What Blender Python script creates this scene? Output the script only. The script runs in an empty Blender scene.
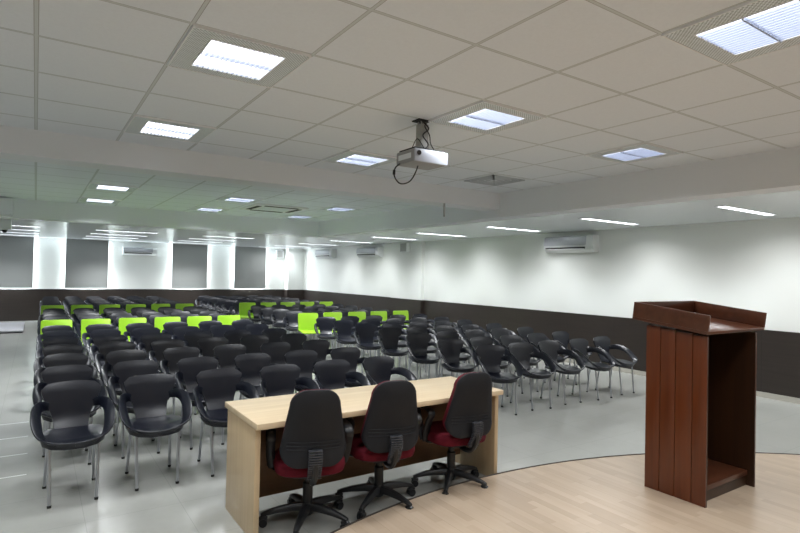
import bpy, bmesh, math, random
from mathutils import Vector, Matrix
random.seed(7)
PI = math.pi
C = bpy.context.scene.collection

# ------------------------------------------------------------------ materials
def new_mat(name):
    m = bpy.data.materials.new(name); m.use_nodes = True
    return m, m.node_tree, m.node_tree.nodes['Principled BSDF']

def s2l(c):
    return tuple((x / 12.92 if x <= .04045 else ((x + .055) / 1.055) ** 2.4) for x in [v / 255 for v in c])

def plain(name, rgb, rough=.5, metal=0., spec=.5, noise=0., nscale=20., bump=0., coat=0.):
    m, nt, b = new_mat(name)
    c = s2l(rgb)
    b.inputs['Roughness'].default_value = rough
    b.inputs['Metallic'].default_value = metal
    b.inputs['Specular IOR Level'].default_value = spec
    b.inputs['Coat Weight'].default_value = coat
    b.inputs['Base Color'].default_value = (*c, 1)
    if noise or bump:
        tc = nt.nodes.new('ShaderNodeTexCoord')
        n = nt.nodes.new('ShaderNodeTexNoise'); n.inputs['Scale'].default_value = nscale
        n.inputs['Detail'].default_value = 4
        nt.links.new(tc.outputs['Object'], n.inputs['Vector'])
        if noise:
            r = nt.nodes.new('ShaderNodeMapRange')
            r.inputs['To Min'].default_value = 1 - noise; r.inputs['To Max'].default_value = 1 + noise
            nt.links.new(n.outputs['Fac'], r.inputs['Value'])
            v = nt.nodes.new('ShaderNodeVectorMath'); v.operation = 'SCALE'
            v.inputs[0].default_value = c
            nt.links.new(r.outputs['Result'], v.inputs['Scale'])
            nt.links.new(v.outputs['Vector'], b.inputs['Base Color'])
        if bump:
            bp = nt.nodes.new('ShaderNodeBump'); bp.inputs['Strength'].default_value = bump
            bp.inputs['Distance'].default_value = .002
            nt.links.new(n.outputs['Fac'], bp.inputs['Height'])
            nt.links.new(bp.outputs['Normal'], b.inputs['Normal'])
    return m

def emit(name, rgb, strength):
    m, nt, b = new_mat(name)
    b.inputs['Base Color'].default_value = (.8, .8, .8, 1)
    b.inputs['Emission Color'].default_value = (*s2l(rgb), 1)
    b.inputs['Emission Strength'].default_value = strength
    return m

class NB:
    """tiny helper for math node chains"""
    def __init__(s, nt): s.nt = nt
    def m(s, op, a, b=None, c=None):
        n = s.nt.nodes.new('ShaderNodeMath'); n.operation = op
        for i, v in enumerate((a, b, c)):
            if v is None: continue
            if isinstance(v, (int, float)): n.inputs[i].default_value = v
            else: s.nt.links.new(v, n.inputs[i])
        return n.outputs[0]
    def mix(s, f, a, b):
        n = s.nt.nodes.new('ShaderNodeMix'); n.data_type = 'RGBA'
        for sock, v in ((n.inputs[0], f), (n.inputs[6], a), (n.inputs[7], b)):
            if isinstance(v, (int, float)): sock.default_value = v
            elif isinstance(v, tuple): sock.default_value = (*v, 1)
            else: s.nt.links.new(v, sock)
        return n.outputs[2]
    def pos(s):
        g = s.nt.nodes.new('ShaderNodeNewGeometry')
        x = s.nt.nodes.new('ShaderNodeSeparateXYZ'); s.nt.links.new(g.outputs['Position'], x.inputs[0])
        return g.outputs['Position'], x.outputs
    def noise(s, vec, scale, detail=3):
        n = s.nt.nodes.new('ShaderNodeTexNoise'); n.inputs['Scale'].default_value = scale
        n.inputs['Detail'].default_value = detail
        s.nt.links.new(vec, n.inputs['Vector']); return n.outputs['Fac']
    def scale(s, vec, v3):
        n = s.nt.nodes.new('ShaderNodeVectorMath'); n.operation = 'MULTIPLY'
        s.nt.links.new(vec, n.inputs[0]); n.inputs[1].default_value = v3; return n.outputs[0]
    def bump(s, h, strength, dist, b):
        n = s.nt.nodes.new('ShaderNodeBump'); n.inputs['Strength'].default_value = strength
        n.inputs['Distance'].default_value = dist
        s.nt.links.new(h, n.inputs['Height']); s.nt.links.new(n.outputs[0], b.inputs['Normal'])
    def cell_line(s, coord, off, pitch):
        """distance (m) to the nearest line of a grid with the given pitch"""
        t = s.m('DIVIDE', s.m('SUBTRACT', coord, off), pitch)
        f = s.m('FRACT', s.m('ADD', t, 100.5))
        return s.m('MULTIPLY', s.m('ABSOLUTE', s.m('SUBTRACT', f, .5)), pitch)

def ceiling_tile_material():
    m, nt, b = new_mat('ceiling_tile')
    n = NB(nt); p, (x, y, z) = n.pos()
    dx = n.cell_line(x, -.025, .6); dy = n.cell_line(y, 2.017, .6)
    d = n.m('MINIMUM', dx, dy)
    tee = n.m('LESS_THAN', d, .0075)
    groove = n.m('MULTIPLY', n.m('GREATER_THAN', d, .0075), n.m('LESS_THAN', d, .0105))
    ns = n.noise(p, 60, 5)
    base = n.mix(ns, s2l((226, 232, 238)), s2l((234, 240, 246)))
    col = n.mix(tee, base, s2l((206, 213, 214)))
    col = n.mix(groove, col, s2l((166, 167, 168)))
    nt.links.new(col, b.inputs['Base Color'])
    b.inputs['Roughness'].default_value = .75
    b.inputs['Specular IOR Level'].default_value = .25
    n.bump(ns, .25, .001, b)
    return m

def floor_tile_material():
    m, nt, b = new_mat('floor_tile')
    n = NB(nt); p, (x, y, z) = n.pos()
    dx = n.cell_line(x, .315, .6); dy = n.cell_line(y, 5.36, .6)
    joint = n.m('LESS_THAN', n.m('MINIMUM', dx, dy), .0022)
    joint_glint = n.m('LESS_THAN', dy, .008)
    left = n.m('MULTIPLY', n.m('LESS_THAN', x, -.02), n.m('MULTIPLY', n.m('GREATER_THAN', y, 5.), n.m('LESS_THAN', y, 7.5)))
    ns = n.noise(p, 1.3, 5); fs = n.noise(p, 14, 6)
    base = n.mix(ns, s2l((158, 159, 154)), s2l((173, 174, 169)))
    base = n.mix(n.m('MULTIPLY', fs, .35), base, s2l((146, 147, 141)))
    col = n.mix(n.m('MULTIPLY', joint, .6), base, s2l((140, 142, 138)))
    col = n.mix(n.m('MULTIPLY', joint_glint, left), col, s2l((240, 242, 240)))  # bright reflection glints along the left joints, painted into the colour
    nt.links.new(col, b.inputs['Base Color'])
    r = n.m('ADD', n.m('MULTIPLY', fs, .08), .18)
    nt.links.new(r, b.inputs['Roughness'])
    b.inputs['Specular IOR Level'].default_value = .6
    n.bump(n.noise(p, 2.5, 2), .10, .02, b)
    return m

def laminate_material():
    m, nt, b = new_mat('light_laminate_planks')
    n = NB(nt); p, (x, y, z) = n.pos()
    row = n.m('FLOOR', n.m('DIVIDE', x, .064))
    rnd = nt.nodes.new('ShaderNodeTexWhiteNoise'); rnd.noise_dimensions = '1D'
    nt.links.new(row, rnd.inputs['W'])
    yy = n.m('ADD', y, n.m('MULTIPLY', rnd.outputs['Value'], 1.7))
    seg = n.m('FLOOR', n.m('DIVIDE', yy, .42))
    r2 = nt.nodes.new('ShaderNodeTexWhiteNoise'); r2.noise_dimensions = '2D'
    cv = nt.nodes.new('ShaderNodeCombineXYZ'); nt.links.new(row, cv.inputs[0]); nt.links.new(seg, cv.inputs[1])
    nt.links.new(cv.outputs[0], r2.inputs['Vector'])
    g = n.noise(n.scale(p, (40, 2.2, 1)), 1.0, 6)
    base = n.mix(r2.outputs['Value'], s2l((172, 154, 134)), s2l((189, 172, 152)))
    col = n.mix(n.m('MULTIPLY', g, .5), base, s2l((166, 142, 118)))
    dl = n.cell_line(x, 0., .192)
    col = n.mix(n.m('MULTIPLY', n.m('LESS_THAN', dl, .0015), .6), col, s2l((140, 120, 98)))
    nt.links.new(col, b.inputs['Base Color'])
    b.inputs['Roughness'].default_value = .34
    b.inputs['Specular IOR Level'].default_value = .45
    return m

def wood_material(name, dark, light, axis='z', rough=.35, freq=30., stretch=1.2, spec=.5):
    m, nt, b = new_mat(name)
    n = NB(nt)
    tc = nt.nodes.new('ShaderNodeTexCoord')
    sc = {'z': (freq, freq, stretch), 'x': (stretch, freq, freq), 'y': (freq, stretch, freq)}[axis]
    g = n.noise(n.scale(tc.outputs['Object'], sc), 1., 6)
    g2 = n.noise(n.scale(tc.outputs['Object'], tuple(v * .2 for v in sc)), 1., 3)
    f = n.m('ADD', n.m('MULTIPLY', g, .6), n.m('MULTIPLY', g2, .4))
    r = nt.nodes.new('ShaderNodeMapRange'); r.inputs['From Min'].default_value = .3; r.inputs['From Max'].default_value = .7
    nt.links.new(f, r.inputs['Value'])
    nt.links.new(n.mix(r.outputs[0], s2l(dark), s2l(light)), b.inputs['Base Color'])
    b.inputs['Roughness'].default_value = rough
    b.inputs['Specular IOR Level'].default_value = spec
    return m

def wainscot_material():
    m, nt, b = new_mat('wainscot_laminate')
    n = NB(nt); p, (x, y, z) = n.pos()
    g = n.noise(n.scale(p, (2, 2, 40)), 1., 5)
    u = n.m('ADD', x, y)
    d = n.cell_line(u, .3, 1.22)
    base = n.mix(g, s2l((36, 30, 27)), s2l((54, 46, 41)))
    col = n.mix(n.m('LESS_THAN', d, .003), base, s2l((30, 25, 22)))
    nt.links.new(col, b.inputs['Base Color'])
    b.inputs['Roughness'].default_value = .42
    return m

def blind_material():
    m, nt, b = new_mat('roller_blind_fabric')
    n = NB(nt); p, (x, y, z) = n.pos()
    w = n.m('SINE', n.m('MULTIPLY', z, 900))
    c = n.mix(n.m('ADD', n.m('MULTIPLY', w, .1), .5), s2l((146, 148, 145)), s2l((156, 158, 156)))
    nt.links.new(c, b.inputs['Base Color'])
    b.inputs['Roughness'].default_value = .9
    return m

def perforated_material():
    m, nt, b = new_mat('perforated_metal')
    n = NB(nt); p, (x, y, z) = n.pos()
    k = 2 * PI / .02
    s = n.m('MULTIPLY', n.m('SINE', n.m('MULTIPLY', x, k)), n.m('SINE', n.m('MULTIPLY', y, k)))
    hole = n.m('GREATER_THAN', s, .05)
    nt.links.new(n.mix(hole, s2l((232, 240, 244)), s2l((170, 178, 180))), b.inputs['Base Color'])
    b.inputs['Roughness'].default_value = .5
    return m

M = dict(
    ceiling=ceiling_tile_material(), floor=floor_tile_material(), laminate=laminate_material(),
    beam=plain('beam_paint', (231, 234, 238), .6, noise=.02, nscale=3),
    soffit=plain('satin_soffit_paint', (220, 225, 228), .24, spec=.55),
    wall=plain('wall_paint', (232, 234, 230), .62, noise=.012, nscale=1.5),
    wainscot=wainscot_material(), skirt=plain('skirting_tile', (176, 172, 162), .35),
    blind=blind_material(), alu=plain('white_aluminium', (214, 216, 216), .35, metal=.1),
    black=plain('black_plastic', (13, 17, 29), .32, spec=.5, noise=.12, nscale=8, bump=.08),
    green=plain('lime_plastic', (146, 192, 44), .38, spec=.45, noise=.03, nscale=6),
    steel=plain('satin_steel', (186, 188, 194), .28, metal=.85, spec=.5),
    cap=plain('black_rubber', (22, 22, 22), .6),
    maple=wood_material('pale_maple_laminate', (200, 178, 144), (222, 203, 172), 'x', .38, 26, 1.5),
    maple_v=wood_material('pale_maple_side', (186, 162, 128), (204, 182, 148), 'z', .4, 26, 1.5),
    brownlam=wood_material('brown_laminate', (104, 74, 48), (124, 90, 60), 'x', .42, 22, 1.2),
    cherry=wood_material('cherry_stained_wood', (76, 34, 12), (106, 52, 21), 'z', .3, 24, 1.),
    cherry_t=wood_material('cherry_stained_rim', (66, 36, 22), (90, 52, 34), 'x', .3, 24, 1.),
    cherry_shade=wood_material('cherry_shaded_inside', (40, 22, 11), (58, 34, 17), 'z', .4, 24, 1.),  # same cherry, darkened: the shade inside the lectern is put into the colour
    groove=plain('groove_shadow', (40, 18, 10), .7),
    maroon=plain('maroon_fabric', (92, 14, 30), .85, spec=.25, noise=.12, nscale=60, bump=.3),
    shell=plain('charcoal_shell', (28, 29, 33), .6, spec=.3, noise=.1, nscale=40, bump=.15),
    nylon=plain('black_nylon', (26, 27, 29), .4, spec=.45),
    bellows=plain('bellows_plastic', (58, 60, 66), .3, spec=.6),
    acwhite=plain('appliance_white', (228, 230, 230), .35),
    acgrey=plain('appliance_silver', (184, 186, 192), .3, metal=.3),
    dark=plain('dark_slot', (14, 14, 15), .7),
    perf=perforated_material(), fixwhite=plain('fixture_white', (238, 240, 242), .45),
    louvre=plain('louvre_blade', (186, 192, 206), .25, metal=.5),
    tube=emit('light_panel', (240, 245, 255), 3.3), tubew=emit('light_strip', (245, 250, 255), 8.0),
    sky=emit('daylight_pane', (226, 238, 255), 3.0),
    projbody=plain('projector_silver', (176, 181, 192), .35, metal=.15),
    projside=plain('projector_grey', (150, 152, 154), .5),
    lens=plain('lens_glass', (8, 10, 16), .08, spec=.8),
    vent=plain('vent_grey', (226, 232, 236), .6), ventd=plain('vent_dark', (188, 194, 198), .7),
    platform=plain('pale_platform', (176, 176, 182), .25),
    edge=plain('dark_edge_strip', (58, 50, 44), .5),
    speakerg=plain('speaker_grey', (168, 168, 164), .6),
)

# ------------------------------------------------------------------ mesh helpers
class MB:
    def __init__(s): s.bm = bmesh.new()
    def box(s, x0, x1, y0, y1, z0, z1, mi=0, bevel=0., mat=None):
        r = bmesh.ops.create_cube(s.bm, size=1.)
        vs = r['verts']
        T = Matrix.Translation(((x0 + x1) / 2, (y0 + y1) / 2, (z0 + z1) / 2)) @ Matrix.Diagonal((abs(x1 - x0), abs(y1 - y0), abs(z1 - z0), 1))
        if mat is not None: T = mat @ T
        bmesh.ops.transform(s.bm, matrix=T, verts=vs)
        fs = set(f for v in vs for f in v.link_faces)
        for f in fs: f.material_index = mi
        if bevel:
            es = list(set(e for v in vs for e in v.link_edges))
            bmesh.ops.bevel(s.bm, geom=es, offset=bevel, segments=2, affect='EDGES', profile=.5)
        return s
    def tube(s, pts, r, seg=8, mi=0, closed=False, caps=True):
        pts = [Vector(p) for p in pts]; n = len(pts)
        rr = r if isinstance(r, (list, tuple)) else [r] * n
        rings = []; prev = None
        for i, p in enumerate(pts):
            if closed: t = pts[(i + 1) % n] - pts[i - 1]
            else: t = pts[min(i + 1, n - 1)] - pts[max(i - 1, 0)]
            t.normalize()
            if prev is None:
                a = Vector((0, 0, 1)) if abs(t.z) < .9 else Vector((1, 0, 0))
                u = t.cross(a).normalized()
            else:
                u = (prev - t * prev.dot(t)).normalized()
            prev = u; v = t.cross(u)
            rings.append([s.bm.verts.new(p + (u * math.cos(2 * PI * k / seg) + v * math.sin(2 * PI * k / seg)) * rr[i]) for k in range(seg)])
        m = n if closed else n - 1
        for i in range(m):
            a, b = rings[i], rings[(i + 1) % n]
            for k in range(seg):
                f = s.bm.faces.new((a[k], a[(k + 1) % seg], b[(k + 1) % seg], b[k])); f.smooth = True; f.material_index = mi
        if caps and not closed:
            f = s.bm.faces.new(rings[0][::-1]); f.material_index = mi
            f = s.bm.faces.new(rings[-1]); f.material_index = mi
        return s
    def loft(s, sections, mi=0, closed=False, smooth=True):
        """sections: list of equal-length closed point loops"""
        rings = [[s.bm.verts.new(p) for p in sec] for sec in sections]
        n = len(rings); k = len(rings[0])
        for i in range(n if closed else n - 1):
            a, b = rings[i], rings[(i + 1) % n]
            for j in range(k):
                f = s.bm.faces.new((a[j], a[(j + 1) % k], b[(j + 1) % k], b[j])); f.smooth = smooth; f.material_index = mi
        if not closed:
            for rg in (rings[0][::-1], rings[-1]):
                f = s.bm.faces.new(rg); f.material_index = mi; f.smooth = False
        return s
    def sheet(s, grid, thick, mi=0):
        """grid[i][j] of points on a sheet -> closed solid of given thickness"""
        n, m = len(grid), len(grid[0])
        P = [[Vector(p) for p in row] for row in grid]
        N = [[None] * m for _ in range(n)]
        for i in range(n):
            for j in range(m):
                du = P[min(i + 1, n - 1)][j] - P[max(i - 1, 0)][j]
                dv = P[i][min(j + 1, m - 1)] - P[i][max(j - 1, 0)]
                c = du.cross(dv)
                N[i][j] = c.normalized() if c.length > 1e-9 else Vector((0, 0, 1))
        A = [[s.bm.verts.new(P[i][j] + N[i][j] * thick / 2) for j in range(m)] for i in range(n)]
        B = [[s.bm.verts.new(P[i][j] - N[i][j] * thick / 2) for j in range(m)] for i in range(n)]
        def F(*v):
            try:
                f = s.bm.faces.new(v); f.smooth = True; f.material_index = mi
            except ValueError: pass
        for i in range(n - 1):
            for j in range(m - 1):
                F(A[i][j], A[i + 1][j], A[i + 1][j + 1], A[i][j + 1])
                F(B[i][j], B[i][j + 1], B[i + 1][j + 1], B[i + 1][j])
        for i in range(n - 1):
            F(A[i][0], B[i][0], B[i + 1][0], A[i + 1][0]); F(A[i][-1], A[i + 1][-1], B[i + 1][-1], B[i][-1])
        for j in range(m - 1):
            F(A[0][j], A[0][j + 1], B[0][j + 1], B[0][j]); F(A[-1][j], B[-1][j], B[-1][j + 1], A[-1][j + 1])
        return s
    def poly(s, pts, z0, z1, mi=0):
        a = [s.bm.verts.new((x, y, z0)) for x, y in pts]; b = [s.bm.verts.new((x, y, z1)) for x, y in pts]
        n = len(pts)
        for i in range(n):
            s.bm.faces.new((a[i], a[(i + 1) % n], b[(i + 1) % n], b[i])).material_index = mi
        s.bm.faces.new(a[::-1]).material_index = mi; s.bm.faces.new(b).material_index = mi
        return s
    def build(s, name, mats, parent=None, loc=(0, 0, 0), rz=0., sub=0, auto=True):
        bmesh.ops.recalc_face_normals(s.bm, faces=s.bm.faces)
        me = bpy.data.meshes.new(name); s.bm.to_mesh(me); s.bm.free()
        for m in (mats if isinstance(mats, (list, tuple)) else [mats]): me.materials.append(m)
        if auto: me.set_sharp_from_angle(angle=math.radians(42))
        o = bpy.data.objects.new(name, me); C.objects.link(o)
        o.location = loc; o.rotation_euler = (0, 0, rz)
        if parent: o.parent = parent
        if sub:
            md = o.modifiers.new('sub', 'SUBSURF'); md.levels = sub; md.render_levels = sub
        return o

def struct(o, label=None):
    o['kind'] = 'structure'
    if label: o['label'] = label
    return o
def tag(o, label, cat, group=None):
    o['label'] = label; o['category'] = cat
    if group: o['group'] = group
    return o
def empty(name, loc, rz=0., label=None, cat=None, group=None):
    o = bpy.data.objects.new(name, None); C.objects.link(o); o.location = loc; o.rotation_euler = (0, 0, rz)
    o.empty_display_size = .1
    if label: tag(o, label, cat, group)
    return o
def copy_tree(o, parent=None):
    c = o.copy(); C.objects.link(c)
    if parent: c.parent = parent
    for ch in list(o.children): copy_tree(ch, c)
    return c
def catmull(P, n):
    P = [Vector(p) for p in P]; out = []
    for i in range(len(P) - 1):
        p0 = P[max(i - 1, 0)]; p1 = P[i]; p2 = P[i + 1]; p3 = P[min(i + 2, len(P) - 1)]
        for k in range(n):
            t = k / n
            out.append(.5 * ((2 * p1) + (p2 - p0) * t + (2 * p0 - 5 * p1 + 4 * p2 - p3) * t * t + (3 * p1 - p0 - 3 * p2 + p3) * t ** 3))
    out.append(P[-1]); return out

# ------------------------------------------------------------------ room constants
XL, XR = -4.0, 8.87
YF, YB = -3.6, 20.5
ZC, ZS = 2.826, 2.60       # tile ceiling, lower painted ceiling
XE = 5.28                  # right edge of the tiled ceiling
YE = 11.2                  # far edge of the tiled ceiling
WZ = .985                  # top of wainscot

# floor / ceiling / walls
struct(MB().box(XL - .2, XR + .2, YF - .2, YB + .6, -.2, 0).build('floor', M['floor']))
struct(MB().box(XL, XE, YF, YE, ZC, ZC + .15).build('ceiling', M['ceiling']))
struct(MB().box(XE + .3, XR + .2, YF, YB + .6, ZS, ZS + .37).build('ceiling', M['soffit']))
struct(MB().box(XL, XE + .3, YE + .3, YB + .6, ZS, ZS + .37).build('ceiling', M['soffit']))
struct(MB().box(XE, XE + .3, YF, YE + .3, 2.50, ZS + .37).build('trim_1', M['beam']), 'plain painted edge beam along the right of the tiled ceiling')
struct(MB().box(XL, XE, YE, YE + .3, 2.50, ZS + .37).build('trim_2', M['beam']), 'painted edge beam beyond the far tiled ceiling')
struct(MB().box(XL, XE, 5.44, 5.74, 2.605, ZC + .1).build('trim_3', M['beam']), 'painted cross beam between the two tiled ceiling bays')
struct(MB().box(XR, XR + .2, YF, YB + .6, 0, ZS + .3).build('wall_right', M['wall']))
struct(MB().box(XL - .2, XL, YF, YB + .6, 0, 3.).build('wall_left', M['wall']))
struct(MB().box(XL - .2, XR + .2, YF - .2, YF, 0, 3.).build('wall_front', M['wall']))
# back wall: dado, piers and lintel around four window openings
WINX = [(-1.5, -.06), (.79, 2.0), (3.99, 5.20), (6.19, 7.40)]
bw = MB().box(XL, XR, YB, YB + .2, 0, 1.0)
xs = [XL] + [v for a in [(-3.9, -2.6)] + [(a + .05, b - .05) for a, b in WINX] for v in a] + [XR]
for i in range(0, len(xs), 2): bw.box(xs[i], xs[i + 1], YB, YB + .2, 1.0, ZS)
for i in range(1, len(xs) - 1, 2): bw.box(xs[i], xs[i + 1], YB, YB + .2, 2.52, ZS)
struct(bw.build('wall_back', M['wall']))
# pillars
struct(MB().box(XR - .10, XR, 12.03, 13.55, 0, ZS).build('trim_4', M['wall']), 'shallow painted pillar on the right wall')
struct(MB().box(8.20, XR, 20.08, YB, 0, ZS).build('trim_5', M['wall']), 'painted corner column at the far right')
# wainscot
T = .03
struct(MB().box(XR - T, XR, YF, 12.03, .08, WZ).box(XR - .10 - T, XR - .10, 12.0, 13.58, .08, WZ)
       .box(XR - .1, XR, 12.0, 12.03, .08, WZ).box(XR - T, XR, 13.58, 20.05, .08, WZ)
       .build('trim_6', M['wainscot']), 'dark brown wainscot along the right wall')
struct(MB().box(XL, 8.20, YB - T, YB, .0, WZ).box(8.17, XR, 20.05, 20.08, 0, WZ).box(8.17, 8.2, 20.08, YB - T, 0, WZ)
       .build('trim_7', M['wainscot']), 'dark brown wainscot along the back wall')
struct(MB().box(XR - .035, XR, YF, 12.0, 0, .08).box(XR - .135, XR - .1, 12.0, 13.58, 0, .08).box(XR - .035, XR, 13.58, 20.05, 0, .08)
       .build('baseboard_right', M['skirt']))
struct(MB().box(XL, 8.17, YB - .035, YB, WZ, WZ + .01).build('trim_8', M['alu']), 'white sill line over the back wainscot')
# stray boxed projection at the far left of the ceiling
struct(MB().box(-1.05, -.37, 11.52, 11.9, 2.33, ZS).build('trim_9', M['beam']), 'boxed projection under the ceiling at the far left')
struct(MB().box(-.72, -.33, 11.0, 11.2, 2.53, 2.80).box(-.42, -.39, 10.985, 11.0, 2.53, 2.8).build('trim_10', M['beam']), 'small boxed duct on the ceiling step at the left')
struct(MB().box(4.29, 4.31, 5.425, 5.44, 2.43, 2.60).build('trim_11', M['speakerg']), 'thin grey conduit end hanging at the cross beam')

# windows with panes behind roller blinds
for i, (a, b) in enumerate(WINX):
    w = MB()
    x0, x1 = a + .05, b - .05; y0, y1 = YB + .06, YB + .11
    for (p, q, r, s_) in ((x0, x1, 1.0, 1.05), (x0, x1, 2.47, 2.52), (x0, x0 + .05, 1.05, 2.47), (x1 - .05, x1, 1.05, 2.47), ((x0 + x1) / 2 - .02, (x0 + x1) / 2 + .02, 1.05, 2.47)):
        w.box(p, q, y0, y1, r, s_)
    wo = struct(w.build('window_%d' % (i + 1), M['alu']))
    MB().box(x0, x1, YB + .08, YB + .09, 1.0, 2.52).build('pane', M['sky'], wo)
    l = bpy.data.lights.new('daylight', 'AREA'); l.shape = 'RECTANGLE'; l.size = x1 - x0 - .1; l.size_y = 1.4
    l.energy = 270; l.color = (.86, .93, 1.)
    lo = bpy.data.objects.new('daylight', l); C.objects.link(lo)
    lo.location = ((x0 + x1) / 2, YB + .05, 1.76); lo.rotation_euler = (-PI / 2, 0, 0)
    posn = ['at the left edge of the photo', 'left of the wall air conditioner', 'right of the wall air conditioner', 'nearest the right corner'][i]
    e = empty('roller_blind', ((a + b) / 2, YB - .12, 2.5), label='grey roller blind over the back wall window ' + posn, cat='blind', group='roller blinds on the back wall')
    hw = (b - a) / 2
    grid = [[(x, .012 * math.sin(x * 40) * .2, z) for x in [(-hw + 2 * hw * k / 8) for k in range(9)]] for z in (0.1, -.5, -1., -1.475)]
    MB().sheet(grid, .003).build('fabric', M['blind'], e)
    MB().tube([(-hw, .03, .065), (hw, .03, .065)], .025).build('roller_tube', M['alu'], e)
    MB().box(-hw, hw, -.008, .008, -1.49, -1.47).build('bottom_bar', M['alu'], e)

# ------------------------------------------------------------------ stage
KS = (1.69 - .05) / 1.69    # the stage is a 5 cm step
cx, cy, R = 3.1 * KS, -1.5 * KS, 4.9 * KS
arc = []
for k in range(0, 121):
    a = math.radians(-10 + 200 * k / 120)
    x, y = cx + R * math.cos(a), cy + R * math.sin(a)
    arc.append((x, y))
arc = [(x, y) for x, y in arc if y > YF and XL < x < XR - .04]
pts = arc + [(max(XL, arc[-1][0]), YF + .0), (arc[0][0], YF)]
struct(MB().poly(pts, 0.0, .05).build('stage_floor', M['laminate']), 'curved low stage floor of light wood laminate')
st = MB()
st.tube([(x, y, .048) for x, y in arc], .009, 6)
struct(st.build('trim_12', M['edge']), 'thin dark edging strip around the curved stage')

# low pale platform on the floor far left
pf = empty('floor_platform', (-.9, 16.8, 0), label='low pale platform on the floor at the far left by the back wall', cat='platform')
MB().box(-1.6, .68, 0, 2.5, .02, .06, bevel=.006).build('deck', M['platform'], pf)
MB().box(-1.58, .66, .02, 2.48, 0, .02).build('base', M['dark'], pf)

# ------------------------------------------------------------------ lighting fixtures
def area(loc, sx, sy, e, spread, col=(.95, .975, 1.), name='lamp'):
    l = bpy.data.lights.new(name, 'AREA'); l.shape = 'RECTANGLE'; l.size = sx; l.size_y = sy
    l.energy = e; l.spread = math.radians(spread); l.color = col
    o = bpy.data.objects.new(name, l); C.objects.link(o); o.location = loc
    return o
def make_troffer():
    e = empty('ceiling_light', (0, 0, ZC))
    f = MB(); h = .292; ix, iy = .188, .2
    f.box(-h, h, iy, h, -.010, 0).box(-h, h, -h, -iy, -.010, 0).box(-h, -ix, -iy, iy, -.010, 0).box(ix, h, -iy, iy, -.010, 0)
    f.build('perforated_frame', M['perf'], e)
    r = MB(); q = .006
    for a0, a1, b0, b1 in ((-h - q, h + q, h, h + q), (-h - q, h + q, -h - q, -h), (-h - q, -h, -h, h), (h, h + q, -h, h)):
        r.box(a0, a1, b0, b1, -.013, 0)
    for a0, a1, b0, b1 in ((-ix - q, ix + q, iy, iy + q), (-ix - q, ix + q, -iy - q, -iy), (-ix - q, -ix, -iy, iy), (ix, ix + q, -iy, iy)):
        r.box(a0, a1, b0, b1, -.014, -.009)
    r.build('rim', M['fixwhite'], e)
    MB().box(-ix, ix, -iy, iy, -.003, 0).build('diffuser', M['tube'], e)
    lv = MB()
    for k in range(1, 14):
        x = -ix + 2 * ix * k / 14
        lv.box(x - .0012, x + .0012, -iy, iy, -.020, -.003)
    lv.box(-ix, ix, -.004, .004, -.020, -.003)
    lv.build('louvre', M['louvre'], e)
    return e
TW = 13.
tro = make_troffer(); used = False
tcx = {0: .875, 1: 2.675, 2: 4.475}
near = {(0, 0): ('out of view', None), (1, 0): 'large square louvred ceiling light at the top right corner of the photo',
        (0, 1): 'large bright square ceiling light at upper left, perforated frame',
        (1, 1): 'square louvred ceiling light just right of the hanging projector',
        (2, 1): 'square ceiling light at right, near the plain edge beam',
        (0, 2): 'square ceiling light at left just before the cross beam',
        (1, 2): 'square ceiling light left of the projector, before the cross beam',
        (0, 3): 'square ceiling light beyond the cross beam, nearest of the left pair',
        (0, 4): 'square ceiling light beyond the cross beam, farther of the left pair',
        (1, 3): 'square ceiling light beyond the cross beam, just in front of ceiling cassette',
        (1, 4): 'small distant square ceiling light left of the ceiling cassette',
        (2, 3): 'distant square ceiling light right of the ceiling cassette, nearer one',
        (2, 4): 'distant square ceiling light right of the ceiling cassette, farther one'}
tys = {0: 1.117, 1: 2.917, 2: 4.717, 3: 8.317 + .3, 4: 10.417}
for (i, j), lab in near.items():
    x, y = tcx[i], tys[j]
    if (i, j) != (0, 0):
        o = tro if not used else copy_tree(tro); used = True
        o.location = (x, y, ZC)
        tag(o, lab, 'ceiling light', 'square ceiling lights')
        area((x, y, ZC - .022), .38, .40, TW * (3.1 if j >= 3 else 1.), 138)
# fixtures behind the camera light the stage (same kind, real places)
for x, y in ((.875, 1.117), (4.475, 1.117), (.875, -.683), (2.675, -.683), (4.475, -.683), (-.925, 2.917), (-.925, 4.717), (-.925, 8.617), (-.925, 1.117)):
    o = copy_tree(tro); o.location = (x, y, ZC)
    tag(o, 'square louvred ceiling light outside the photo', 'ceiling light', 'square ceiling lights')
    area((x, y, ZC - .022), .38, .40, TW, 138)

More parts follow.
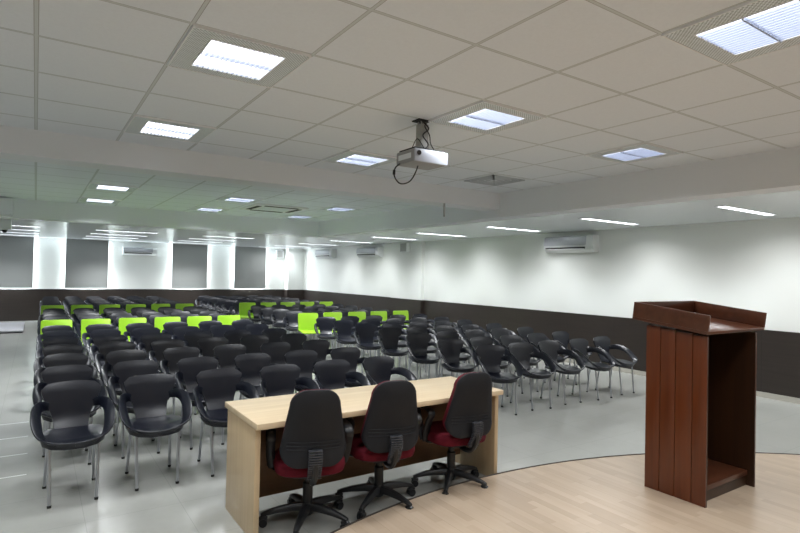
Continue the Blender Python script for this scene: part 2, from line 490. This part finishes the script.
def make_strip():
    e = empty('strip_light', (0, 0, ZS))
    f = MB(); a, b = .69, .062
    f.box(-a, a, b - .012, b, -.010, 0).box(-a, a, -b, -b + .012, -.010, 0).box(-a, -a + .012, -b, b, -.010, 0).box(a - .012, a, -b, b, -.010, 0)
    f.build('frame', M['fixwhite'], e)
    MB().box(-a + .012, a - .012, -b + .012, b - .012, -.004, 0).build('diffuser', M['tubew'], e)
    return e
stp = make_strip(); used = False
sidey = [3.33, 5.34, 7.45, 9.67, 11.6, 13.9, 16.1, 18.2, 19.8]
ordw = ['nearest', 'second nearest', 'third nearest', 'fourth', 'fifth', 'sixth', 'seventh', 'eighth', 'farthest']
def strip(x, y, lab, W=30., yaxis=False, wash=.056, spread=146):
    global used
    o = stp if not used else copy_tree(stp); used = True
    o.location = (x, y, ZS)
    if lab: tag(o, lab, 'ceiling light', 'narrow strip lights in the lower ceiling')
    area((x, y, ZS - .012), 1.36, .11, W * .75, spread, (.975, .985, 1.), 'strip_lamp')
    if wash:
        for az, k in ((0, .3), (60, 1.), (-60, 1.)):
            o = area((x + .50, y, ZS - .05), .20, .11, W * wash * k, 56, (.88, .95, 1.), 'strip_lamp')
            dv = Vector((math.cos(math.radians(az)) * .5, math.sin(math.radians(az)) * .5, -.866))
            o.rotation_euler = dv.to_track_quat('-Z', 'Y').to_euler()
    if yaxis:
        o = area((x, y, ZS - .05), 1.2, .08, W * .3, 56, (.90, .96, 1.), 'strip_lamp')
        o.rotation_euler = (math.radians(25), 0, 0)
for y, w in zip(sidey, ordw):
    strip(7.60, y, '%s narrow strip light in the lower ceiling along the right wall' % w, W=30. if y < 17 else 14.)
strip(7.60, 1.2, 'narrow strip light above the right wall outside the photo')
strip(7.60, -.9, 'narrow strip light above the right wall outside the photo')
backy = [14.9, 16.5, 18.0, 19.4]
for xx, nm in ((-.62, 'left'), (1.87, 'middle left'), (4.36, 'middle right')):
    for y, w in zip(backy, ('nearest', 'second', 'third', 'farthest')):
        strip(xx, y, '%s strip light of the %s column in the back lower ceiling' % (w, nm), 10. if xx < 0 else 19., y > 19, 0, 116)

# ceiling air vent
ev = empty('ceiling_vent', (4.475, 4.717, ZC), label='plain grey square air diffuser in the ceiling near the cross beam', cat='vent')
MB().box(-.29, .29, -.29, .29, -.006, 0).build('frame', M['vent'], ev)
v = MB()
for k, s_ in enumerate((.25, .19, .13, .07)):
    for a0, a1, b0, b1 in ((-s_, s_, s_ - .02, s_), (-s_, s_, -s_, -s_ + .02), (-s_, -s_ + .02, -s_, s_), (s_ - .02, s_, -s_, s_)):
        v.box(a0, a1, b0, b1, -.018 + k * .002, -.006)
v.build('diffuser_rings', M['ventd'], ev)
# cassette air conditioner
ec = empty('ceiling_cassette', (3.52, 9.35, ZC), label='square ceiling cassette air conditioner with dark air slots', cat='air conditioner')
MB().box(-.47, .47, -.47, .47, -.025, 0, bevel=.008).build('panel', M['acwhite'], ec)
MB().box(-.24, .24, -.24, .24, -.032, -.025).build('intake_grille', M['vent'], ec)
for a0, a1, b0, b1 in ((-.3, .3, -.41, -.33), (-.3, .3, .33, .41), (-.41, -.33, -.3, .3), (.33, .41, -.3, .3)):
    MB().box(a0, a1, b0, b1, -.030, -.025).build('air_slot', M['dark'], ec)

# ------------------------------------------------------------------ projector
pj = empty('ceiling_projector', (2.345, 3.245, ZC), label='silver projector hanging from the ceiling with a black cable loop', cat='projector')
zt, zb = -.24, -.338
MB().box(-.15, .15, -.115, .115, zb, zt, bevel=.014).build('body', M['projside'], pj)
fp = MB(); fp.box(-.149, .149, -.126, -.110, zb + .003, zt - .003, bevel=.006); fp.build('front_panel', M['projbody'], pj)
MB().tube([(-.115, -.124, -.275), (-.115, -.134, -.275)], .017, 16).build('lens', M['lens'], pj)
MB().box(-.151, -.149, -.08, .08, zb + .03, zt - .03).build('side_grille', M['vent'], pj)
MB().box(-.13, .13, -.1, .1, zt, zt + .012).build('mounting_plate', M['dark'], pj)
MB().box(-.055, .055, -.035, .055, -.008, 0).build('ceiling_plate', M['dark'], pj)
mt = MB()
for sx in (-1, 1):
    for sy in (-1, 1):
        mt.tube([(.01 + sx * .022, .01 + sy * .018, -.005), (.01 + sx * .035, .01 + sy * .03, -.23)], .006, 6)
mt.box(-.025, .045, -.02, .04, -.2, -.03)
mt.build('mounting_pole', M['speakerg'], pj)
cb = MB()
cb.tube(catmull([(-.02, -.01, 0), (.035, -.035, -.06), (-.02, -.04, -.12), (.03, -.04, -.18), (-.02, -.05, -.23)], 6), .005, 6)
cb.tube(catmull([(.05, 0, 0), (0, -.035, -.05), (.04, -.04, -.11), (.06, -.03, -.17), (.11, -.03, -.23)], 6), .004, 6)
cb.tube(catmull([(.0, -.03, -.21), (-.06, -.03, -.15), (-.09, -.02, -.2), (-.09, 0, -.235)], 6), .003, 6)
cb.build('mount_cables', M['cap'], pj)
lp = MB()
pts = [(-.15, .06, -.33), (-.185, .06, -.36), (-.20, .06, -.40), (-.185, .06, -.445), (-.14, .06, -.475), (-.08, .05, -.46), (-.045, .04, -.42), (-.03, .02, -.37), (-.03, 0, -.335)]
lp.tube(catmull(pts, 6), .005, 6)
lp.tube([(-.198, .06, -.382), (-.2, .06, -.415)], .010, 8)
lp.build('cable_loop', M['cap'], pj)

# ------------------------------------------------------------------ wall air conditioners and boxes
def split_ac(loc, rz, L, H, label):
    """unit faces local -y, wall at y=0"""
    e = empty('wall_air_conditioner', loc, rz, label, 'air conditioner', 'wall split air conditioners')
    prof = [(0, H), (-.14, H), (-.185, H * .92), (-.20, H * .5), (-.175, H * .18), (-.10, 0), (0, 0)]
    MB().loft([[(x, y, z) for y, z in prof] for x in (-L / 2, L / 2)], smooth=False).build('housing', M['acwhite'], e)
    L2 = L * .86; ox = -L * .055
    prof2 = [(-.14, H * .97), (-.19, H * .93), (-.207, H * .5), (-.2, H * .42), (-.19, H * .5), (-.18, H * .92)]
    MB().loft([[(x, y, z) for y, z in prof2] for x in (ox - L2 / 2, ox + L2 / 2)], smooth=False).build('front_panel', M['acgrey'], e)
    MB().box(ox - L2 * .47, ox + L2 * .47, -.196, -.16, H * .20, H * .31).build('air_outlet', M['dark'], e)
    MB().box(ox - L2 * .46, ox + L2 * .46, -.215, -.17, H * .185, H * .215).build('louvre_flap', M['acwhite'], e)
    return e
split_ac((XR, 7.06, 2.18), -PI / 2, 1.18, .33, 'nearest wall air conditioner, high on the right wall above the chairs')
split_ac((XR, 14.85, 2.20), -PI / 2, 1.35, .31, 'middle wall air conditioner, on the right wall beyond the pillar')
split_ac((XR, 18.0, 2.20), -PI / 2, 1.35, .33, 'farthest right wall air conditioner, near the corner column')
split_ac((2.95, YB, 2.14), 0, 1.05, .27, 'wall air conditioner on the back wall between the blinds')
def wall_box(loc, rz, w, h, label):
    e = empty('wall_speaker', loc, rz, label, 'speaker')
    MB().box(-w / 2, w / 2, -.12, 0, 0, h, bevel=.008).build('cabinet', M['acwhite'], e)
    MB().box(-w / 2 + .02, w / 2 - .05, -.128, -.12, .02, h - .02).build('grille', M['speakerg'], e)
wall_box((XR - .1, 12.75, 2.31), -PI / 2, .36, .27, 'small grey wall speaker high on the right wall pillar')
wall_box((7.98, YB, 2.22), 0, .30, .30, 'small grey wall speaker on back wall beside the corner column')
dm = empty('ceiling_camera', (-.46, 11.6, 2.33), label='small dark dome camera under the boxed projection at far left', cat='camera')
MB().tube([(0, 0, -.02), (0, 0, 0)], .05, 16).build('base_ring', M['acwhite'], dm)
d = MB(); bmesh.ops.create_uvsphere(d.bm, u_segments=16, v_segments=10, radius=.042, matrix=Matrix.Translation((0, 0, -.025)))
d.build('dome', M['dark'], dm)

# ------------------------------------------------------------------ desk
dk = empty('long_desk', (2.2, 3.59, 0), label='long pale wood desk with three office chairs behind it', cat='desk')
MB().box(-1.05, 1.03, -.34, .345, .712, .75, bevel=.002).build('desktop', M['maple'], dk)
for s_ in (-1, 1):
    MB().box(s_ * 1.02 - .018, s_ * 1.02 + .018, -.275, .31, 0, .712, bevel=.0015).build('side_panel', M['maple_v'], dk)
MB().box(-1.002, 1.002, .16, .178, .088, .712).build('modesty_panel', M['brownlam'], dk)

# ------------------------------------------------------------------ lectern
lc = empty('lectern', (4.565 * KS, 2.33 * KS, .05), label='tall cherry brown wooden lectern with planked sides on the stage', cat='lectern')
hx, y0, y1, ht = .385, -.24, .245, 1.27
def side_panel(sx):
    b = MB(); x0, x1 = (sx * hx - .011, sx * hx + .011)
    cuts = [y0, -.133, 0., .123, y1]
    for a, c in zip(cuts[:-1], cuts[1:]):
        xa, xb = (x0, x0 + .01) if sx < 0 else (x1 - .01, x1)
        b.box(xa, xb, a + (.0028 if a != y0 else 0), c - (.0028 if c != y1 else 0), 0, ht + (a - y0) * .117, bevel=.0006)
    for k in range(12):
        a = y0 + (y1 - y0) * k / 12; c = y0 + (y1 - y0) * (k + 1) / 12
        xa, xb = (x0 + .009, x1) if sx < 0 else (x0, x1 - .009)
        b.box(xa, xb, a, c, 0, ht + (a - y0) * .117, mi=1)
    return b.build('side_panel', [M['cherry'], M['cherry_shade']], lc)
side_panel(-1); side_panel(1)
MB().box(-hx + .011, hx - .011, y1 - .022, y1, 0, ht, bevel=.001).build('front_panel', M['cherry_shade'], lc)
MB().box(-hx + .011, hx - .011, y0 + .05, y1 - .022, .085, .125, bevel=.002).build('bottom_shelf', M['cherry_t'], lc)
MB().box(-hx + .011, hx - .011, y0 + .06, y0 + .08, .0, .085).build('kick_board', M['cherry_shade'], lc)
lc.scale = (KS, KS, KS)
# slanted reading tray, higher towards the audience
sl = math.atan2(.07, .60)
TM = Matrix.Translation((.03, -.255, 1.285)) @ Matrix.Rotation(sl, 4, 'X')
Wt, Dt, Ht, Tt = .465, .61, .145, .02
MB().box(-Wt, Wt, 0, Dt, 0, .022, bevel=.002, mat=TM).build('reading_surface', M['cherry_t'], lc)
for s_ in (-1, 1):
    MB().box(s_ * Wt - (Tt if s_ > 0 else 0), s_ * Wt + (Tt if s_ < 0 else 0), -.002, Dt, .022, Ht, bevel=.002, mat=TM).build('side_rim', M['cherry_t'], lc)
MB().box(-Wt + Tt, Wt - Tt, Dt - Tt, Dt, .022, Ht, bevel=.002, mat=TM).build('front_rim', M['cherry_t'], lc)

# ------------------------------------------------------------------ office chairs
def rounded_trap(wb, wt, z0, z1, r, n=6):
    """outline in (x,z): bottom half-width wb, top half-width wt"""
    out = []
    for (cxx, czz, a0) in ((wt - r, z1 - r, 0), (-wt + r, z1 - r, 90), (-wb + r, z0 + r, 180), (wb - r, z0 + r, 270)):
        for k in range(n + 1):
            a = math.radians(a0 + 90 * k / n)
            out.append((cxx + r * math.cos(a), czz + r * math.sin(a)))
    return out
def office_chair(x, y, rz, label, base=88.):
    # faces local +y (towards the desk); backrest on local -y
    e = empty('office_chair', (x, y, 0), rz, label, 'office chair', 'office chairs at the desk')
    hub = MB().tube([(0, 0, .06), (0, 0, .075), (0, 0, .13), (0, 0, .15)], [.035, .045, .042, .03], 14)
    hub.build('hub', M['nylon'], e)
    for k in range(5):
        a = math.radians(base + 72 * k) - rz
        c, s_ = math.cos(a), math.sin(a)
        secs = []
        for r, w, h, z in ((.02, .030, .03, .11), (.10, .028, .026, .112), (.2, .023, .02, .10), (.28, .018, .014, .082), (.305, .014, .010, .074)):
            secs.append([Vector((c * r - s_ * u, s_ * r + c * u, z + v)) for u, v in ((-w, -h * .6), (w, -h * .6), (w, h * .3), (w * .5, h), (-w * .5, h), (-w, h * .3))])
        lg = MB().loft(secs).build('base_leg', M['nylon'], e)
        cs = MB(); px, py = c * .29, s_ * .29
        for t in (-1, 1):
            ox, oy = -s_ * .016 * t, c * .016 * t; hx2, hy2 = -s_ * .009, c * .009
            cs.tube([(px + ox - hx2, py + oy - hy2, .027), (px + ox + hx2, py + oy + hy2, .027)], .027, 14)
        cs.tube([(px, py, .03), (px, py, .078)], .009, 8)
        cs.tube([(px - c * .02, py - s_ * .02, .045), (px, py, .057), (px + c * .02, py + s_ * .02, .045)], .02, 8)
        cs.build('caster', M['nylon'], lg)
    MB().tube([(0, 0, .12), (0, 0, .27), (0, 0, .28), (0, 0, .36)], [.034, .034, .024, .024], 14).build('gas_column', M['nylon'], e)
    mc = MB().box(-.075, .075, -.12, .10, .335, .385, bevel=.01)
    mc.tube([(.07, .02, .355), (.19, .02, .35)], .006, 6).box(.17, .22, .008, .032, .343, .357)
    mc.build('tilt_mechanism', M['nylon'], e)
    # seat cushion: superellipse puff
    def puff(zs):
        secs = []
        for z, k in zs:
            sec = []
            for i in range(28):
                a = 2 * PI * i / 28; ca, sa = math.cos(a), math.sin(a)
                n = .62
                sec.append((.235 * k * math.copysign(abs(ca) ** n, ca), -.015 + .235 * k * math.copysign(abs(sa) ** n, sa), z))
            secs.append(sec)
        return MB().loft(secs)
    puff(((.385, .86), (.395, .97), (.42, 1.0), (.45, .99), (.468, .93), (.474, .75), (.472, .4))).build('seat_cushion', M['maroon'], e)
    puff(((.372, .78), (.385, .90), (.395, .93))).build('seat_pan', M['nylon'], e)
    # back: outline loops offset in y, curved in x
    def back(loops, name, mat):
        secs = []
        for off, k in loops:
            o = rounded_trap(.211 * k, .160 * k, .718 - .247 * k, .718 + .247 * k, .11 * k)
            sec = []
            for xx, zz in o:
                lean = -.05 * (zz - .5) + .04 * math.exp(-((zz - .62) / .1) ** 2)
                sec.append((xx, -.325 + off + lean * 1. + 1.1 * xx * xx, zz))
            secs.append(sec)
        return MB().loft(secs).build(name, mat, e)
    back(((-.012, .25), (-.014, .6), (-.012, .9), (-.004, .985), (.008, 1.0), (.012, .99), (.008, .9), (.002, .6), (.002, .25)), 'back_shell', M['shell'])
    back(((.012, .2), (.006, .6), (.010, .9), (.014, .985), (.03, .99), (.055, .96), (.068, .85), (.072, .5), (.072, .2)), 'back_cushion', M['maroon'])
    rb = MB()
    for k in range(3):
        zz = .585 + .022 * k
        rb.tube([(xx, -.342 + -.05 * (zz - .5) + .04 * math.exp(-((zz - .62) / .1) ** 2) + 1.1 * xx * xx, zz) for xx in [-.17 + .34 * i / 12 for i in range(13)]], .004, 6)
    rb.build('shell_ribs', M['shell'], e)
    # bellows bracket
    bl = MB()
    path = catmull([(0, -.06, .36), (0, -.24, .355), (0, -.335, .42), (0, -.358, .50), (0, -.352, .60)], 7)
    bl.tube(path, .02, 8)
    bl.build('back_bracket', M['nylon'], e)
    bb = MB()
    for i in range(13):
        p = catmull([(0, -.305, .395), (0, -.352, .46), (0, -.368, .53), (0, -.362, .60)], 5)[int(i * 15 / 13)]
        bb.box(-.042, .042, p.y - .018, p.y + .014, .405 + i * .0155, .414 + i * .0155, bevel=.003)
    bb.build('bellows', M['bellows'], e)
    for s_ in (-1, 1):
        P = [(s_ * .13, -.01, .378), (s_ * .225, .0, .385), (s_ * .25, -.03, .46), (s_ * .255, -.08, .56), (s_ * .254, -.12, .62), (s_ * .252, -.08, .65), (s_ * .25, .03, .65), (s_ * .25, .12, .635), (s_ * .25, .12, .59), (s_ * .252, .06, .48), (s_ * .245, .02, .395)]
        pp = catmull(P, 4)
        secs = []
        for i, p in enumerate(pp):
            t = (pp[min(i + 1, len(pp) - 1)] - pp[max(i - 1, 0)]).normalized()
            side = Vector((1, 0, 0)) if abs(t.x) < .8 else Vector((0, 1, 0))
            side = (side - t * side.dot(t)).normalized(); nn = t.cross(side)
            w, h = .028, .013
            secs.append([p + side * u * w + nn * v_ * h for u, v_ in ((-1, -.5), (-.6, -1), (.6, -1), (1, -.5), (1, .5), (.6, 1), (-.6, 1), (-1, .5))])
        MB().loft(secs).build('armrest', M['nylon'], e)
    return e
office_chair(1.565, 3.40, math.radians(-18), 'maroon and black swivel office chair at the left end of desk', 88.)
office_chair(2.135, 3.41, math.radians(-14), 'maroon and black swivel office chair, middle one of three at desk', 359.)
office_chair(2.81, 3.40, math.radians(-8), 'maroon and black swivel office chair at the right end of desk', 7.)

# ------------------------------------------------------------------ audience armchair (faces local -y)
def leg(name, p0, p1, parent, caps):
    l = MB().tube([p0, p1], .0115, 8).build(name, M['steel'], parent)
    if caps:
        d_ = (Vector(p1) - Vector(p0)).normalized()
        MB().tube([Vector(p1) - d_ * .018, Vector(p1)], .0135, 8).build('foot_cap', M['cap'], l)
def make_armchair(caps):
    e = empty('armchair', (0, 0, 0))
    # seat
    N = 14; grid = []
    for i in range(7):
        k = i / 6
        row = []
        for j in range(N + 1):
            a = 2 * PI * j / N; ca, sa = math.cos(a), math.sin(a); n = .8
            x = .215 * k * math.copysign(abs(ca) ** n, ca); y = -.03 + .228 * k * math.copysign(abs(sa) ** n, sa)
            z = .440 + .018 * k ** 2 - (.030 * max(0, k - .7) / .3 if sa < 0 else 0) * (-sa if sa < 0 else 0)
            row.append((x, y, z))
        grid.append(row)
    secs = [[p for p in g[:-1]] for g in grid[1:]]
    m = MB()
    top = [[(x, y, z) for x, y, z in s_] for s_ in secs]; bot = [[(x * .985, y * .985, z - .02 - (.012 if y < -.1 else 0)) for x, y, z in s_] for s_ in secs[::-1]]
    m.loft(top + bot)
    m.build('seat', M['black'], e)
    # backrest
    K = [.112, .115, .120, .128, .138, .152, .168, .184, .197, .204, .205]
    def hw(t):   # t 0..1 from seat to top
        i = min(int(t * 10), 9); return K[i] + (K[i + 1] - K[i]) * (t * 10 - i)
    grid = []
    for i in range(11):
        t = i / 10
        z = .425 + .352 * t; row = []
        for j in range(9):
            u = -1 + j / 4
            w = hw(t)
            if t > .88: w *= 1 - .22 * ((t - .88) / .12) ** 2.2
            x = w * u
            zz = z + (.012 * (1 - u * u) * t ** 4)
            y = .150 + .045 * min(1, t * 4) + .055 * t + .02 * t * t - .65 * x * x + (.010 if i == 10 else 0)
            row.append((x, y, zz))
        grid.append(row)
    MB().sheet(grid, .016).build('backrest', M['black'], e)
    # arms: broad ribbons from back wings to the seat front
    for s_ in (-1, 1):
        P = [(.12, .238, .600), (.185, .180, .632), (.225, .075, .632), (.236, -.035, .598), (.229, -.125, .536), (.200, -.198, .480), (.142, -.240, .450), (.07, -.258, .436), (.0, -.263, .432)]
        Wd = [(-.002, 0, .026), (.006, 0, .036), (.022, 0, .036), (.032, -.004, .026), (.034, -.010, .022), (.028, -.018, .018), (.015, -.016, .016), (.004, -.008, .016), (0, -.006, .016)]
        pp = catmull(P, 3); ww = catmull(Wd, 3); secs = []
        for i, (p, w) in enumerate(zip(pp, ww)):
            p = Vector((p.x * s_, p.y, p.z)); w = Vector((w.x * s_, w.y, w.z))
            t = (pp[min(i + 1, len(pp) - 1)] - pp[max(i - 1, 0)]); t = Vector((t.x * s_, t.y, t.z)).normalized()
            w = w - t * w.dot(t); nn = t.cross(w).normalized() * .007
            secs.append([p + w * a + nn * b for a, b in ((-1, -.6), (-.9, -1), (.9, -1), (1, -.6), (1, .6), (.9, 1), (-.9, 1), (-1, .6))])
        MB().loft(secs).build('armrest', M['black'], e)
    for s_ in (-1, 1):
        leg('leg', (s_ * .155, -.175, .425), (s_ * .145, -.222, 0), e, caps)
        leg('leg', (s_ * .150, .14, .43), (s_ * .165, .205, 0), e, caps)
    return e
def make_green():
    e = empty('side_chair', (0, 0, 0))
    def rr(hx_, hy_, r, n=4):
        out = []
        for (a, b, a0) in ((hx_ - r, hy_ - r, 0), (-hx_ + r, hy_ - r, 90), (-hx_ + r, -hy_ + r, 180), (hx_ - r, -hy_ + r, 270)):
            for k in range(n + 1):
                an = math.radians(a0 + 90 * k / n); out.append((a + r * math.cos(an), b + r * math.sin(an)))
        return out
    o = rr(.215, .20, .05)
    secs = []
    for dz, k in ((-.012, .98), (-.008, 1), (.008, 1), (.012, .98)):
        secs.append([(x * k, -.03 + y * k, .445 + dz + .6 * x * x * .25 - (.02 if y < -.15 else 0)) for x, y in o])
    MB().loft(secs).build('seat', M['green'], e)
    o = rr(.222, .19, .035); secs = []
    for dy, k in ((-.010, .985), (-.006, 1), (.006, 1), (.010, .985)):
        secs.append([(x * k, .185 + .12 * (.19 + z * k) - .55 * x * x + dy, .625 + z * k) for x, z in o])
    MB().loft(secs).build('backrest', M['green'], e)
    for s_ in (-1, 1):
        leg('leg', (s_ * .17, -.17, .44), (s_ * .185, -.21, 0), e, False)
        leg('leg', (s_ * .16, .13, .44), (s_ * .185, .20, 0), e, False)
    return e

ords = ['front', 'second', 'third', 'fourth', 'fifth', 'sixth', 'seventh', 'eighth', 'ninth', 'tenth', 'eleventh', 'twelfth',
        'thirteenth', 'fourteenth', 'fifteenth', 'sixteenth', 'seventeenth', 'eighteenth', 'last']
seatw = ['first', 'second', 'third', 'fourth', 'fifth', 'sixth']
ch_caps = make_armchair(True); ch_far = make_armchair(False); gr = make_green()
first = {'c': True, 'f': True, 'g': True}
def take(key, proto):
    if first[key]:
        first[key] = False; return proto
    return copy_tree(proto)
ROWS = 19
for block in ('left', 'right'):
    ncol = 6 if block == 'left' else 5
    for r in range(ROWS):
        for c in range(ncol):
            if block == 'left': y = 4.77 + .81 * r; x = .265 + .57 * c + .009 * (y - 4.77)
            else: x = 4.835 + .605 * c; y = 4.96 + .80 * r
            green = r in (7, 12)
            turn = 0 if block == 'left' else (-17, -9, -4, -2, 0)[c]
            jx, jy, ja = random.uniform(-.007, .007), random.uniform(-.025, .025), math.radians(random.uniform(-2, 2))
            row = ('front row' if r == 0 else ords[r] + ' row'); seat = seatw[c] + ' from left'
            if green:
                o = take('g', gr)
                o.name = 'side_chair'
                tag(o, 'lime green chair, %s block, %s green row, %s' % (block, 'nearer' if r == 7 else 'farther', seat), 'chair', 'lime green chairs')
                ja *= .5
            else:
                o = take('c' if r < 3 else 'f', ch_caps if r < 3 else ch_far)
                lab = 'black plastic armchair, %s block, %s, %s' % (block, row, seat)
                tag(o, lab, 'chair', 'black audience armchairs')
            o.location = (x + jx, y + jy, 0); o.rotation_euler = (0, 0, ja + math.radians(turn * (.4 if green else 1)))

# ------------------------------------------------------------------ camera (level survey of the ceiling grid)
f_px, yaw, pitch, roll = 543.78, .5903, .0137, .0205
cyw, syw, cp, sp, cr, sr = math.cos(yaw), math.sin(yaw), math.cos(pitch), math.sin(pitch), math.cos(roll), math.sin(roll)
r = Vector((cyw, -syw, 0)); fw = Vector((syw, cyw, 0)); u = Vector((0, 0, 1))
fw2 = fw * cp + u * sp; u2 = u * cp - fw * sp
r3 = r * cr + u2 * sr; u3 = u2 * cr - r * sr
cam = bpy.data.cameras.new('camera'); co = bpy.data.objects.new('camera', cam); C.objects.link(co)
cam.sensor_width = 36; cam.lens = f_px / 800 * 36; cam.clip_start = .05; cam.clip_end = 100
mw = Matrix((( r3.x, u3.x, -fw2.x, 0), (r3.y, u3.y, -fw2.y, 0), (r3.z, u3.z, -fw2.z, 1.69), (0, 0, 0, 1)))
co.matrix_world = mw
sc = bpy.context.scene
sc.camera = co
w = bpy.data.worlds.new('world'); sc.world = w; w.use_nodes = True
w.node_tree.nodes['Background'].inputs[0].default_value = (.75, .85, 1, 1)
w.node_tree.nodes['Background'].inputs[1].default_value = .3
sc.view_settings.view_transform = 'Standard'; sc.view_settings.look = 'None'
sc.view_settings.gamma = 1.; sc.view_settings.exposure = .15
try: sc.view_settings.use_curve_mapping = False
except Exception: pass
sc.cycles.use_denoising = True
sc.cycles.max_bounces = 10; sc.cycles.diffuse_bounces = 6; sc.cycles.glossy_bounces = 4
sc.cycles.sample_clamp_indirect = 6.
sc.cycles.caustics_reflective = False
